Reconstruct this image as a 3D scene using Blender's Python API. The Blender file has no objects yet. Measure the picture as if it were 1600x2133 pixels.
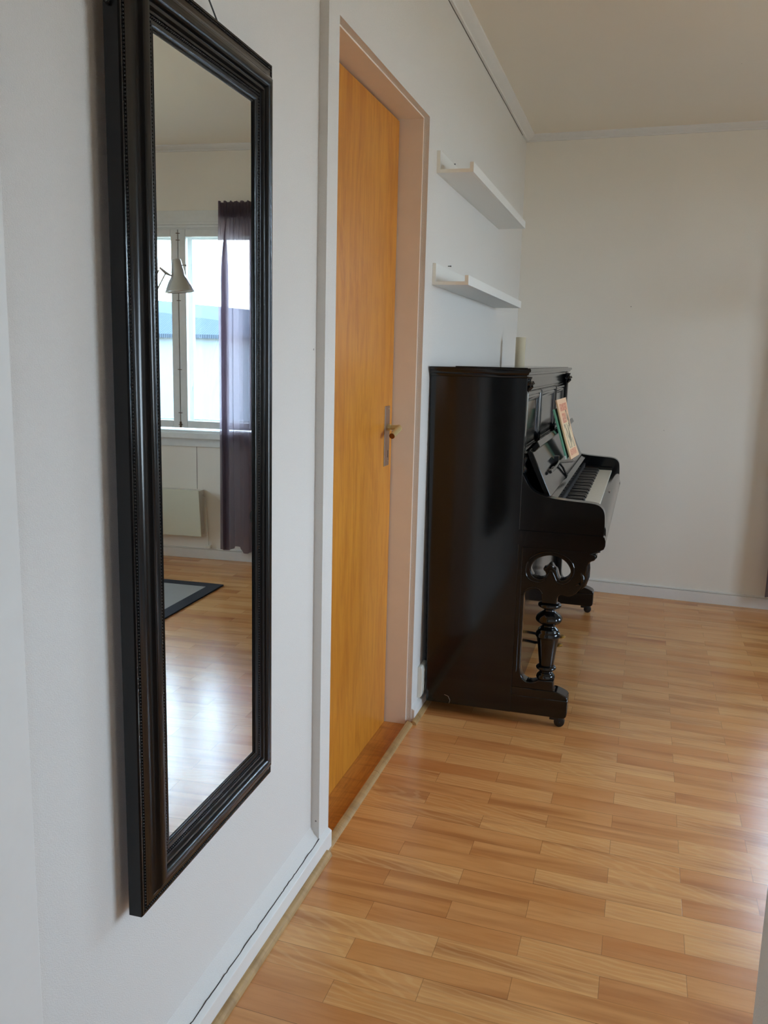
import bpy, bmesh, math, random
from mathutils import Vector, Matrix
random.seed(4)
S = bpy.context.scene
COL = S.collection
PI = math.pi

# ------------------------------------------------------------------ helpers
def lin(r, g, b):
    f = lambda c: (c/255/12.92) if c/255 <= .04045 else ((c/255+.055)/1.055)**2.4
    return (f(r), f(g), f(b), 1)

class Nodes:
    """small wrapper to wire a node material"""
    def __init__(s, name):
        s.m = bpy.data.materials.new(name); s.m.use_nodes = True
        s.t = s.m.node_tree; s.t.nodes.clear()
        s.out = s.t.nodes.new('ShaderNodeOutputMaterial')
    def n(s, typ, props=None, **inp):
        nd = s.t.nodes.new(typ)
        for k, v in (props or {}).items(): setattr(nd, k, v)
        for k, v in inp.items(): s.set(nd, k.replace('_', ' '), v)
        return nd
    def set(s, nd, key, v):
        sock = nd.inputs[int(key)] if key.isdigit() else nd.inputs[key]
        if isinstance(v, bpy.types.NodeSocket): s.t.links.new(v, sock)
        elif isinstance(v, bpy.types.Node): s.t.links.new(v.outputs[0], sock)
        else: sock.default_value = v
    def math(s, op, a, b=None):
        nd = s.t.nodes.new('ShaderNodeMath'); nd.operation = op
        s.set(nd, '0', a)
        if b is not None: s.set(nd, '1', b)
        return nd.outputs[0]
    def mix(s, fac, a, b, blend='MIX'):
        nd = s.t.nodes.new('ShaderNodeMix'); nd.data_type = 'RGBA'; nd.blend_type = blend
        for i, v in ((0, fac), (6, a), (7, b)):
            if isinstance(v, bpy.types.NodeSocket): s.t.links.new(v, nd.inputs[i])
            elif isinstance(v, bpy.types.Node): s.t.links.new(v.outputs[0], nd.inputs[i])
            else: nd.inputs[i].default_value = v
        return nd.outputs[2]
    def ramp(s, fac, stops):
        nd = s.t.nodes.new('ShaderNodeValToRGB'); s.t.links.new(fac, nd.inputs[0])
        e = nd.color_ramp.elements
        while len(e) < len(stops): e.new(.5)
        for el, (p, c) in zip(e, stops): el.position = p; el.color = c
        return nd.outputs[0]
    def coords(s, scale=(1, 1, 1), rot=(0, 0, 0), kind='Object'):
        tc = s.t.nodes.new('ShaderNodeTexCoord')
        mp = s.n('ShaderNodeMapping'); s.t.links.new(tc.outputs[kind], mp.inputs[0])
        mp.inputs['Scale'].default_value = scale; mp.inputs['Rotation'].default_value = rot
        return mp.outputs[0]
    def world(s, scale=(1, 1, 1)):
        g = s.t.nodes.new('ShaderNodeNewGeometry')
        mp = s.n('ShaderNodeMapping'); s.t.links.new(g.outputs['Position'], mp.inputs[0])
        mp.inputs['Scale'].default_value = scale
        return mp.outputs[0]
    def noise(s, vec, scale, detail=3, rough=.55, dist=0):
        return s.n('ShaderNodeTexNoise', Vector=vec, Scale=scale, Detail=detail, Roughness=rough, Distortion=dist).outputs[0]
    def bsdf(s, **k):
        b = s.n('ShaderNodeBsdfPrincipled', **k); s.t.links.new(b.outputs[0], s.out.inputs[0]); return b
    def bump(s, h, strength=.3, distance=.001):
        return s.n('ShaderNodeBump', Height=h, Strength=strength, Distance=distance).outputs[0]

def plain(name, col, rough=.5, var=.06, metal=0., scale=12, spec=.5, coat=0.):
    N = Nodes(name)
    f = N.noise(N.coords(), scale)
    c = N.mix(f, tuple(x*(1-var) for x in col[:3])+(1,), tuple(min(1, x*(1+var)) for x in col[:3])+(1,))
    r = N.math('MULTIPLY_ADD', f, .12); N.t.nodes[-1].inputs[2].default_value = rough-.06
    N.bsdf(Base_Color=c, Roughness=r, Metallic=metal, Specular_IOR_Level=spec, Coat_Weight=coat)
    return N.m

M = {}
def make_materials():
    # textured wallpaper, fine woven rib; sparse pin holes
    def wallmat(name, col, rib):
        N = Nodes(name)
        v = N.world()
        big = N.noise(v, 1.3, 3)
        c = N.mix(big, tuple(x*.97 for x in col[:3])+(1,), tuple(min(1, x*1.02) for x in col[:3])+(1,))
        vor = N.n('ShaderNodeTexVoronoi', Vector=v, Scale=4.2)
        speck = N.math('LESS_THAN', vor.outputs['Distance'], .011)
        c = N.mix(N.math('MULTIPLY', speck, .75), c, lin(90, 84, 78))
        a = N.noise(N.world((300, 300, 900)), 1, 2)
        b = N.noise(N.world((900, 900, 160)), 1, 1)
        h = N.math('ADD', N.math('MULTIPLY', a, 1.), N.math('MULTIPLY', b, .45))
        N.bsdf(Base_Color=c, Roughness=.62, Specular_IOR_Level=.35, Normal=N.bump(h, .65, rib))
        return N.m
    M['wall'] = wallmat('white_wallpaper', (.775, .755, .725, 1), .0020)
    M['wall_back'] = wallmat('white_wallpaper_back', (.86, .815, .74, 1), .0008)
    M['ceiling'] = wallmat('ceiling_paint', (.87, .80, .685, 1), .0003)
    # white gloss paint on joinery
    M['paint'] = plain('white_gloss_paint', (.78, .77, .745, 1), .36, .03, scale=30)
    M['cream'] = plain('cream_frame_paint', lin(238, 226, 212), .45, .04, scale=20)
    M['dark_gap'] = plain('dark_crack', lin(60, 52, 46), .8)
    # laminate floor: three-strip planks running across the room
    N = Nodes('laminate_floor')
    g = N.t.nodes.new('ShaderNodeNewGeometry')
    sx = N.n('ShaderNodeSeparateXYZ', Vector=g.outputs['Position'])
    X, Y = sx.outputs[0], sx.outputs[1]
    LEN, WID, SK = .3590, .0710, .0408
    v = N.math('ADD', N.math('SUBTRACT', Y, 1.6305), N.math('MULTIPLY', X, SK))
    rowf = N.math('DIVIDE', v, WID); row = N.math('FLOOR', rowf)
    par = N.math('MODULO', N.math('ADD', row, 200), 2)
    u = N.math('DIVIDE', N.math('SUBTRACT', X, .5725), LEN)
    uo = N.math('ADD', N.math('ADD', u, N.math('MULTIPLY', par, .5)), 60)
    colf = N.math('FLOOR', uo)
    idv = N.n('ShaderNodeCombineXYZ', X=row, Y=colf, Z=3.7)
    wn = N.n('ShaderNodeTexWhiteNoise', {'noise_dimensions': '3D'}, Vector=idv)
    rv, rc = wn.outputs['Value'], wn.outputs['Color']
    off = N.n('ShaderNodeVectorMath', {'operation': 'SCALE'}); N.t.links.new(rc, off.inputs[0]); off.inputs['Scale'].default_value = 37
    pv = N.n('ShaderNodeCombineXYZ', X=X, Y=v, Z=0.)
    vv = N.n('ShaderNodeVectorMath', {'operation': 'ADD'}); N.t.links.new(pv.outputs[0], vv.inputs[0]); N.t.links.new(off.outputs[0], vv.inputs[1])
    def mp(sc):
        q = N.n('ShaderNodeMapping'); N.t.links.new(vv.outputs[0], q.inputs[0]); q.inputs['Scale'].default_value = sc; return q.outputs[0]
    fine = N.noise(mp((7, 110, 1)), 1, 4, .6, .3)
    streak = N.noise(mp((1.3, 15, 1)), 1, 3, .5, .45)
    blotch = N.noise(mp((3, 13, 1)), 1, 3, .55, .3)
    cath = N.n('ShaderNodeTexWave', {'wave_type': 'RINGS', 'rings_direction': 'Z'}, Vector=mp((2.2, 10, 1)), Scale=2.2, Distortion=9., Detail=3, Detail_Scale=1.0).outputs[1]
    base = N.ramp(rv, [(0, lin(208, 138, 78)), (.3, lin(219, 153, 89)), (.7, lin(226, 163, 97)), (1, lin(234, 177, 112))])
    base = N.mix(N.ramp(blotch, [(.3, (0, 0, 0, 1)), (.7, (1, 1, 1, 1))]), N.mix(.30, base, lin(184, 116, 62)), N.mix(.22, base, lin(238, 190, 132)))
    c = N.mix(N.math('MULTIPLY', N.ramp(streak, [(.50, (0, 0, 0, 1)), (.68, (1, 1, 1, 1))]), .55), base, lin(156, 88, 44))
    c = N.mix(N.math('MULTIPLY', N.ramp(cath, [(.6, (0, 0, 0, 1)), (.95, (1, 1, 1, 1))]), N.math('MULTIPLY', N.math('GREATER_THAN', rv, .55), .30)), c, lin(236, 190, 130))
    c = N.mix(N.math('MULTIPLY', N.ramp(fine, [(.36, (1, 1, 1, 1)), (.52, (0, 0, 0, 1))]), .16), c, lin(164, 98, 52))
    # joints
    fr = N.math('FRACT', rowf); fu = N.math('FRACT', uo)
    jr = N.math('LESS_THAN', N.math('MINIMUM', fr, N.math('SUBTRACT', 1, fr)), .011)
    ju = N.math('LESS_THAN', N.math('MINIMUM', fu, N.math('SUBTRACT', 1, fu)), .0021)
    third = N.math('LESS_THAN', N.math('FRACT', N.math('DIVIDE', N.math('ADD', rowf, .05), 3.)), .03)
    j = N.math('MAXIMUM', N.math('MULTIPLY', jr, .28), N.math('MAXIMUM', N.math('MULTIPLY', ju, .45), N.math('MULTIPLY', N.math('MULTIPLY', third, jr), .6)))
    c = N.mix(j, c, lin(92, 56, 32))
    # worn patches change only the gloss
    wear = N.noise(N.world((5, 5, 5)), 1, 5, .65)
    scr = N.noise(N.world((26, 9, 1)), 1, 4, .6, .6)
    r = N.math('ADD', .195, N.math('ADD', N.math('MULTIPLY', wear, .05), N.math('MULTIPLY', scr, .02)))
    hb = N.math('ADD', N.math('MULTIPLY', fine, .25), N.math('MULTIPLY', j, -1.))
    N.bsdf(Base_Color=c, Roughness=r, Specular_IOR_Level=.6, Normal=N.bump(hb, .25, .0014))
    M['floor'] = N.m
    # varnished orange door veneer
    def veneer(name, a, b, d, grain=(14, 14, 1.1), rough=.34):
        N = Nodes(name)
        w = N.noise(N.coords((3, 3, 2.2)), 1, 4, .6, .4)
        gr = N.noise(N.coords(grain), 5, 5, .65, .6)
        bl = N.noise(N.coords((1.2, 5, 1.0)), 2.2, 4, .7, 1.2)
        c = N.mix(w, a, b)
        c = N.mix(N.math('MULTIPLY', N.ramp(gr, [(.45, (0, 0, 0, 1)), (.7, (1, 1, 1, 1))]), .4), c, d)
        c = N.mix(N.math('MULTIPLY', N.ramp(bl, [(.48, (0, 0, 0, 1)), (.72, (1, 1, 1, 1))]), .55), c, d)
        N.bsdf(Base_Color=c, Roughness=rough, Specular_IOR_Level=.5, Normal=N.bump(gr, .08, .001))
        return N.m
    M['veneer'] = veneer('varnished_door_veneer', lin(204, 130, 40), lin(218, 152, 58), lin(168, 90, 20))
    M['threshold'] = veneer('varnished_threshold', lin(206, 136, 58), lin(222, 156, 76), lin(140, 80, 30), (30, 1.6, 30), .4)
    M['rawwood'] = veneer('raw_pine_trim', lin(176, 140, 92), lin(196, 162, 112), lin(120, 86, 50), (40, 1.4, 40), .55)
    # black finishes
    N = Nodes('black_satin_frame')
    N.bsdf(Base_Color=N.mix(N.noise(N.coords(), 8), (.0045, .0045, .005, 1), (.0062, .0058, .0058, 1)), Roughness=.2, Specular_IOR_Level=.38)
    M['frame'] = N.m
    M['bead'] = plain('black_bead', (.011, .010, .009, 1), .34, .1)
    N = Nodes('black_piano_lacquer')
    f = N.noise(N.coords((3, 3, 3)), 2, 4)
    h = N.noise(N.coords((2, 2, 5)), 2.5, 2)
    N.bsdf(Base_Color=N.mix(f, (.0030, .0035, .0040, 1), (.0050, .0055, .0062, 1)), Roughness=N.math('MULTIPLY_ADD', f, .10) , Specular_IOR_Level=.5, Normal=N.bump(h, .03, .003))
    for nd in N.t.nodes:
        if nd.type == 'MATH' and nd.operation == 'MULTIPLY_ADD': nd.inputs[2].default_value = .05
    M['piano'] = N.m
    M['ebony'] = plain('ebony_key', (.012, .012, .013, 1), .3)
    M['ivory'] = plain('ivory_key', lin(226, 222, 208), .3, .03)
    M['felt'] = plain('dark_felt', lin(26, 24, 24), .9, .2, scale=80)
    M['brass'] = plain('brass', lin(205, 165, 85), .28, .08, 1.)
    M['nickel'] = plain('dull_nickel', lin(178, 166, 158), .34, .08, 1.)
    M['lever'] = plain('worn_brass_lever', lin(222, 202, 146), .38, .06, .55)
    M['lever_end'] = plain('brown_lever_end', lin(120, 72, 30), .4, .1, .6)
    M['castor'] = plain('castor_iron', lin(26, 24, 24), .4)
    M['silver'] = plain('silver_paint', lin(200, 203, 206), .24, .05, .85)
    M['shade_in'] = plain('lamp_shade_inside', lin(226, 226, 224), .5)
    M['ledge'] = plain('white_foil', (.80, .80, .775, 1), .42, .02)
    M['edgeband'] = plain('cream_cut_edge', lin(240, 237, 226), .55, .05, scale=60)
    M['plastic'] = plain('ivory_plastic', lin(226, 224, 214), .35, .02)
    M['heater'] = plain('cream_enamel', lin(222, 224, 206), .4, .02)
    M['roll'] = plain('cream_paper_roll', lin(208, 196, 168), .7, .05)
    M['wire'] = plain('black_wire', lin(30, 30, 30), .4)
    M['hook_wood'] = plain('brown_backing', lin(150, 98, 62), .7)
    M['wintrim'] = plain('old_window_paint', (.74, .745, .73, 1), .42, .06, scale=40)
    M['rust'] = plain('rusty_hinge', lin(112, 88, 66), .7, .3, scale=60)
    M['pages'] = plain('book_pages', lin(236, 236, 230), .8, .03)
    M['green'] = plain('green_book_cover', lin(112, 172, 142), .5, .05)
    M['concrete'] = plain('grey_render', lin(104, 112, 120), .9, .10, scale=4)
    M['ground'] = plain('outside_ground', lin(164, 144, 116), .95)
    # corrugated roof
    N = Nodes('corrugated_roof')
    w = N.n('ShaderNodeTexWave', {'wave_type': 'BANDS', 'bands_direction': 'X'}, Vector=N.coords(), Scale=8.5).outputs[1]
    N.bsdf(Base_Color=N.mix(w, lin(42, 49, 58), lin(64, 72, 82)), Roughness=.8, Specular_IOR_Level=.05, Normal=N.bump(w, .25, .02))
    M['roof'] = N.m
    # curtain cloth: thin, lets daylight through
    N = Nodes('mauve_curtain_cloth')
    wv = N.noise(N.coords((300, 300, 900)), 1, 2)
    c = N.mix(wv, lin(74, 66, 74), lin(88, 80, 86))
    d = N.n('ShaderNodeBsdfDiffuse', Color=c); t = N.n('ShaderNodeBsdfTranslucent', Color=lin(172, 156, 168)); tr = N.n('ShaderNodeBsdfTransparent', Color=(.9, .84, .88, 1))
    a = N.n('ShaderNodeMixShader'); a.inputs[0].default_value = .55
    N.t.links.new(d.outputs[0], a.inputs[1]); N.t.links.new(t.outputs[0], a.inputs[2])
    b = N.n('ShaderNodeMixShader'); b.inputs[0].default_value = .17
    N.t.links.new(a.outputs[0], b.inputs[1]); N.t.links.new(tr.outputs[0], b.inputs[2]); N.t.links.new(b.outputs[0], N.out.inputs[0])
    M['curtain'] = N.m
    # window glass
    N = Nodes('window_glass')
    tr = N.n('ShaderNodeBsdfTransparent', Color=(.96, .98, .98, 1)); gl = N.n('ShaderNodeBsdfGlossy', Roughness=.02)
    fr = N.n('ShaderNodeFresnel', IOR=1.45)
    a = N.n('ShaderNodeMixShader'); N.t.links.new(fr.outputs[0], a.inputs[0]); N.t.links.new(tr.outputs[0], a.inputs[1]); N.t.links.new(gl.outputs[0], a.inputs[2])
    N.t.links.new(a.outputs[0], N.out.inputs[0]); M['glass'] = N.m
    # silvered mirror
    N = Nodes('mirror_silver')
    sm = N.noise(N.coords(), 6, 2)
    N.bsdf(Base_Color=N.mix(sm, (.80, .84, .82, 1), (.82, .86, .84, 1)), Metallic=1., Roughness=0.)
    M['mirror'] = N.m
    # rug weave
    def rug(name, a, b):
        N = Nodes(name)
        ch = N.n('ShaderNodeTexChecker', Vector=N.world((1, 1, 1)), Color1=a, Color2=b, Scale=160.)
        nz = N.noise(N.world(), 9, 4)
        N.bsdf(Base_Color=N.mix(N.math('MULTIPLY', nz, .4), ch.outputs[0], b), Roughness=.9, Normal=N.bump(ch.outputs[1], .4, .002))
        return N.m
    M['rug'] = rug('grey_woven_rug', lin(172, 170, 166), lin(150, 148, 146))
    M['rug_border'] = rug('dark_rug_binding', lin(52, 56, 66), lin(34, 38, 46))
    # printed cover of the sheet-music album
    N = Nodes('peach_album_cover')
    tc = N.t.nodes.new('ShaderNodeTexCoord'); sp = N.n('ShaderNodeSeparateXYZ', Vector=tc.outputs['UV'])
    U, V = sp.outputs[0], sp.outputs[1]
    def band(val, a, b): return N.math('MULTIPLY', N.math('GREATER_THAN', val, a), N.math('LESS_THAN', val, b))
    def blob(scale, thr, seed):
        q = N.n('ShaderNodeMapping'); N.t.links.new(tc.outputs['UV'], q.inputs[0]); q.inputs['Scale'].default_value = scale; q.inputs['Location'].default_value = (seed, seed, 0)
        return N.math('GREATER_THAN', N.noise(q.outputs[0], 1, 2, .5), thr)
    head = N.math('MULTIPLY', N.math('MAXIMUM', N.math('MULTIPLY', band(V, .80, .92), band(U, .16, .92)), N.math('MULTIPLY', band(V, .60, .76), band(U, .22, .62))), blob((26, 22, 1), .44, 3.1))
    foot = N.math('MULTIPLY', N.math('MULTIPLY', band(V, .05, .15), band(U, .12, .82)), blob((44, 30, 1), .47, 7.7))
    draw = N.math('MULTIPLY', N.math('MULTIPLY', band(V, .17, .58), band(U, .18, .88)), blob((9, 3.2, 1), .53, 1.3))
    draw2 = N.math('MULTIPLY', N.math('MULTIPLY', band(V, .52, .80), band(U, .66, .92)), blob((9, 4, 1), .47, 5.3))
    c = N.mix(N.math('MULTIPLY', N.math('MULTIPLY', band(V, .16, .60), band(U, .12, .9)), .8), lin(232, 190, 150), lin(226, 208, 170))
    c = N.mix(N.math('MULTIPLY', N.math('MAXIMUM', draw, draw2), .85), c, lin(86, 76, 62))
    c = N.mix(N.math('MULTIPLY', N.math('MAXIMUM', head, foot), .8), c, lin(196, 92, 66))
    N.bsdf(Base_Color=c, Roughness=.45); M['album'] = N.m
make_materials()

# ------------------------------------------------------------------ mesh building
def finish(name, bm, mat, parent=None, smooth=None, bevel=0., seg=2):
    me = bpy.data.meshes.new(name)
    bmesh.ops.recalc_face_normals(bm, faces=bm.faces[:])
    bm.to_mesh(me); bm.free()
    for m in (mat if isinstance(mat, (list, tuple)) else [mat]): me.materials.append(M[m])
    o = bpy.data.objects.new(name, me); COL.objects.link(o)
    if parent is not None: o.parent = parent
    if smooth is not None:
        for p in me.polygons: p.use_smooth = True
        me.set_sharp_from_angle(angle=math.radians(smooth))
    if bevel:
        b = o.modifiers.new('edge', 'BEVEL'); b.width = bevel; b.segments = seg; b.limit_method = 'ANGLE'; b.angle_limit = math.radians(40)
        b.harden_normals = False
    return o

def box(bm, x0, x1, y0, y1, z0, z1, mi=0):
    vs = [bm.verts.new((x, y, z)) for x in (x0, x1) for y in (y0, y1) for z in (z0, z1)]
    fs = [(0, 1, 3, 2), (4, 6, 7, 5), (0, 4, 5, 1), (2, 3, 7, 6), (0, 2, 6, 4), (1, 5, 7, 3)]
    for f in fs:
        q = bm.faces.new([vs[i] for i in f]); q.material_index = mi

def prism(bm, pts, axis, a, b, mi=0):
    """polygon pts extruded along axis ('x','y','z') from a to b; pts are the two other coordinates in xyz order"""
    def P(p, t):
        return {'x': (t, p[0], p[1]), 'y': (p[0], t, p[1]), 'z': (p[0], p[1], t)}[axis]
    A = [bm.verts.new(P(p, a)) for p in pts]; B = [bm.verts.new(P(p, b)) for p in pts]
    n = len(pts)
    fs = [bm.faces.new(A), bm.faces.new(B[::-1])]
    for i in range(n): fs.append(bm.faces.new((A[i], A[(i+1) % n], B[(i+1) % n], B[i])))
    for f in fs: f.material_index = mi

def lathe(bm, prof, c, seg=24, axis='z', flute=0, fl=(0, 0)):
    rings = []
    for r, h in prof:
        ring = []
        for i in range(seg):
            a = 2*PI*i/seg
            rr = r
            if flute and fl[0] < h < fl[1]: rr = r*(1-.09*abs(math.cos(a*flute/2))**6)
            p = {'z': (c[0]+rr*math.cos(a), c[1]+rr*math.sin(a), c[2]+h), 'x': (c[0]+h, c[1]+rr*math.cos(a), c[2]+rr*math.sin(a)), 'y': (c[0]+rr*math.cos(a), c[1]+h, c[2]+rr*math.sin(a))}[axis]
            ring.append(bm.verts.new(p))
        rings.append(ring)
    for q, w in zip(rings, rings[1:]):
        for i in range(seg): bm.faces.new((q[i], q[(i+1) % seg], w[(i+1) % seg], w[i]))
    bm.faces.new(rings[0][::-1]); bm.faces.new(rings[-1])

def tube(bm, pts, r, seg=8, closed=False):
    pts = [Vector(p) for p in pts]; n = len(pts); rings = []
    rad = r if isinstance(r, (list, tuple)) else [r]*n
    for i, p in enumerate(pts):
        if closed: d = pts[(i+1) % n]-pts[i-1]
        else: d = pts[min(i+1, n-1)]-pts[max(i-1, 0)]
        d.normalize()
        up = Vector((0, 0, 1)) if abs(d.z) < .9 else Vector((1, 0, 0))
        s = d.cross(up).normalized(); t = s.cross(d)
        rings.append([bm.verts.new(p+(s*math.cos(2*PI*k/seg)+t*math.sin(2*PI*k/seg))*rad[i]) for k in range(seg)])
    pr = list(zip(rings, rings[1:])) + ([(rings[-1], rings[0])] if closed else [])
    for q, w in pr:
        for k in range(seg): bm.faces.new((q[k], q[(k+1) % seg], w[(k+1) % seg], w[k]))
    if not closed: bm.faces.new(rings[0][::-1]); bm.faces.new(rings[-1])

def ball(bm, c, r, sub=1, scale=(1, 1, 1)):
    m = Matrix.Translation(c) @ Matrix.Diagonal((*scale, 1))
    bmesh.ops.create_icosphere(bm, subdivisions=sub, radius=r, matrix=m)

def smoothpoly(pts, k=2):
    """corner-cutting refinement of a closed outline"""
    for _ in range(k):
        q = []
        for a, b in zip(pts, pts[1:]+pts[:1]):
            q += [(a[0]*.75+b[0]*.25, a[1]*.75+b[1]*.25), (a[0]*.25+b[0]*.75, a[1]*.25+b[1]*.75)]
        pts = q
    return pts

def catmull(pts, k=3):
    q = []
    for i in range(len(pts)-1):
        p0, p1, p2, p3 = pts[max(i-1, 0)], pts[i], pts[i+1], pts[min(i+2, len(pts)-1)]
        for j in range(k):
            t = j/k
            q.append(tuple(.5*(2*b+(c-a)*t+(2*a-5*b+4*c-d)*t*t+(3*b-a-3*c+d)*t**3) for a, b, c, d in zip(p0, p1, p2, p3)))
    return q+[pts[-1]]

def pierced(bm, outer, holes, y0, y1, bev=.003):
    """flat board in the x-z plane with holes, rounded edges, added to bm"""
    cu = bpy.data.curves.new('tmp', 'CURVE'); cu.dimensions = '2D'; cu.fill_mode = 'BOTH'
    cu.extrude = (y1-y0)/2-bev; cu.bevel_depth = bev; cu.bevel_resolution = 2; cu.offset = -bev
    for pts in [outer]+holes:
        s = cu.splines.new('POLY'); s.points.add(len(pts)-1); s.use_cyclic_u = True
        for p, q in zip(s.points, pts): p.co = (q[0], q[1], 0, 1)
    ob = bpy.data.objects.new('tmp', cu); COL.objects.link(ob)
    dg = bpy.context.evaluated_depsgraph_get(); dg.update()
    me = bpy.data.meshes.new_from_object(ob.evaluated_get(dg))
    me.transform(Matrix(((1, 0, 0, 0), (0, 0, -1, (y0+y1)/2), (0, 1, 0, 0), (0, 0, 0, 1))))
    bm.from_mesh(me)
    bpy.data.objects.remove(ob); bpy.data.curves.remove(cu); bpy.data.meshes.remove(me)

def thing(name, label, cat, loc=(0, 0, 0), rz=0., group=None):
    o = bpy.data.objects.new(name, None); COL.objects.link(o); o.empty_display_size = .05
    o.location = loc; o.rotation_euler = (0, 0, rz)
    return tag(o, label, cat, group)
def tag(o, label, cat, group=None):
    o['label'] = label; o['category'] = cat
    if group: o['group'] = group
    return o
def struct(o, label=None):
    o['kind'] = 'structure'
    if label: o['label'] = label
    return o

# ------------------------------------------------------------------ measured layout
H = 2.5207                      # ceiling
L, PHI = 5.0674, -.0408         # back wall: meets the left wall at (0, L), turned by PHI
BO = Vector((0, L, 0))
RX = 4.2                        # right wall
YN, YF, ZT = 2.0273, 2.8921, 2.0712   # door opening in the left wall
STEP = 1.957                    # where the wall lining thickens by B
B = .022
def back(x, off, z):            # point in front of the back wall
    return BO + Vector((math.cos(PHI)*x+math.sin(PHI)*off, math.sin(PHI)*x-math.cos(PHI)*off, z))

# ------------------------------------------------------------------ room shell
bm = bmesh.new()
box(bm, -.14, 0, -1.4, STEP, -.03, H)
prism(bm, [(0, .0583), (.0215, .0583), (.008, .074), (0, .092)], 'y', .888, STEP)
box(bm, -.14, B, STEP, YN, -.03, H)
box(bm, -.14, B, YN, YF, ZT, H)
box(bm, -.14, B, YF, L+.12, -.03, H)
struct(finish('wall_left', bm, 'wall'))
bm = bmesh.new()                                        # a thin casing board near the room entrance
box(bm, 0, .02, .70, .888, 0, H)
struct(finish('trim_1', bm, 'paint', bevel=.002))

bm = bmesh.new(); box(bm, .012, RX+.1, -1.4, L+.05, -.03, 0)
struct(finish('floor', bm, 'floor'))
bm = bmesh.new(); box(bm, -.14, RX+.1, -1.4, L+.2, H, H+.08)
struct(finish('ceiling', bm, 'ceiling'))

# back wall with the window opening (local x along the wall, local -y into the room)
WX0, WX1, WZ0, WZ1 = 1.455, 2.837, .800, 2.064
def wall_with_hole(name, x0, x1, hx0, hx1, hz0, hz1, th, loc, rz, mat):
    bm = bmesh.new()
    box(bm, x0, hx0, 0, th, -.03, H); box(bm, hx1, x1, 0, th, -.03, H)
    box(bm, hx0, hx1, 0, th, -.03, hz0); box(bm, hx0, hx1, 0, th, hz1, H)
    o = finish(name, bm, mat); o.location = loc; o.rotation_euler = (0, 0, rz)
    return struct(o)
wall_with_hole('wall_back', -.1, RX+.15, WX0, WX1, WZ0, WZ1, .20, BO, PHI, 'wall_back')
# right wall with an opening for the added, unseen window: local x runs along world +y reversed
RW0, RW1, RZ0, RZ1 = 1.95, 3.50, .76, 2.14
bm = bmesh.new()
box(bm, RX, RX+.2, -1.4, RW0, -.03, H); box(bm, RX, RX+.2, RW1, L+.05, -.03, H)
box(bm, RX, RX+.2, RW0, RW1, -.03, RZ0); box(bm, RX, RX+.2, RW0, RW1, RZ1, H)
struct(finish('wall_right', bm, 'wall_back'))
# partition with the opening the picture is taken through, and the hall behind it
bm = bmesh.new()
box(bm, .896, RX, .70, .80, 0, H); box(bm, 0, .896, .70, .80, 2.14, H)
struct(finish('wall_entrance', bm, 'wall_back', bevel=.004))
HX0, HX1, HZ0, HZ1 = 1.1, 1.5, 1.05, 1.70  # opening for the invented hall window behind the camera
bm = bmesh.new()
box(bm, -.14, HX0, -1.5, -1.4, -.03, H); box(bm, HX1, RX+.1, -1.5, -1.4, -.03, H)
box(bm, HX0, HX1, -1.5, -1.4, -.03, HZ0); box(bm, HX0, HX1, -1.5, -1.4, HZ1, H)
struct(finish('wall_hall', bm, 'wall_back'))

# skirting and floor trim on the left wall
sk = [(0, 0), (.034, 0), (.034, .051), (.022, .0585), (0, .0585)]
bm = bmesh.new(); prism(bm, sk, 'y', .888, YN-.004)
struct(finish('baseboard_left', bm, 'paint', bevel=.0012))
bm = bmesh.new()                                        # wavy crack along the top of the board
pts = []; y = .9
while y < STEP:
    pts.append((.0226, y, .0588+random.uniform(-.0012, .0012))); y += random.uniform(.006, .03)
tube(bm, pts, .0011, 5)
o = finish('crack', bm, 'dark_gap'); o.parent = bpy.data.objects['baseboard_left']
bm = bmesh.new(); prism(bm, [(B-.002, 0), (.034, 0), (.034, .044), (B, .05), (B-.002, .05)], 'y', YF+.002, L-.02)
struct(finish('baseboard_left', bm, 'paint', bevel=.0012))
def quarter(x0, x1, h):
    return [(x0, 0), (x1, 0)]+[(x0+(x1-x0)*math.cos(a), h*math.sin(a)) for a in (.35, .7, 1.05, 1.35)]+[(x0, h)]
bm = bmesh.new(); prism(bm, quarter(.034, .0496, .015), 'y', .85, 1.985)
struct(finish('trim_2', bm, 'rawwood', smooth=40))
bm = bmesh.new(); prism(bm, quarter(.034, .0496, .015), 'y', 2.866, L-.03)
struct(finish('trim_3', bm, 'rawwood', smooth=40))
bm = bmesh.new(); prism(bm, quarter(.015, .0365, .012), 'y', 1.992, 2.462); prism(bm, quarter(.0145, .036, .012), 'y', 2.464, 2.868)
struct(finish('trim_4', bm, 'rawwood', smooth=40))

# skirting on the back wall: two boards with a dark slot between
bm = bmesh.new()
box(bm, .02, RX, -.014, .01, 0, .0605); box(bm, .02, RX, -.0135, .01, .063, .069); box(bm, .02, RX, -.006, .01, .0605, .063)
o = struct(finish('baseboard_back', bm, 'paint', bevel=.001)); o.location = BO; o.rotation_euler = (0, 0, PHI)

# cornice
ZC = 2.4903
cor = [(0, ZC), (.012, ZC), (.013, ZC+.006), (.026, ZC+.011), (.040, ZC+.018), (.048, ZC+.024), (.050, H+.002), (0, H+.002)]
bm = bmesh.new(); prism(bm, [(-p[0], p[1]) for p in cor], 'x', 0, RX)
o = struct(finish('trim_5', bm, 'paint', bevel=.001)); o.location = BO; o.rotation_euler = (0, 0, PHI)
bm = bmesh.new(); prism(bm, [(B+p[0], p[1]) for p in cor], 'y', STEP, L)
struct(finish('trim_6', bm, 'paint', bevel=.001))
bm = bmesh.new()                                        # open crack under the cornice
tube(bm, [(B+.0015, 2.2+i*.09, ZC-.0008+random.uniform(-.0004, .0004)) for i in range(31)], .0011, 5)
o = finish('crack', bm, 'dark_gap'); o.parent = bpy.data.objects['trim_6']

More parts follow.
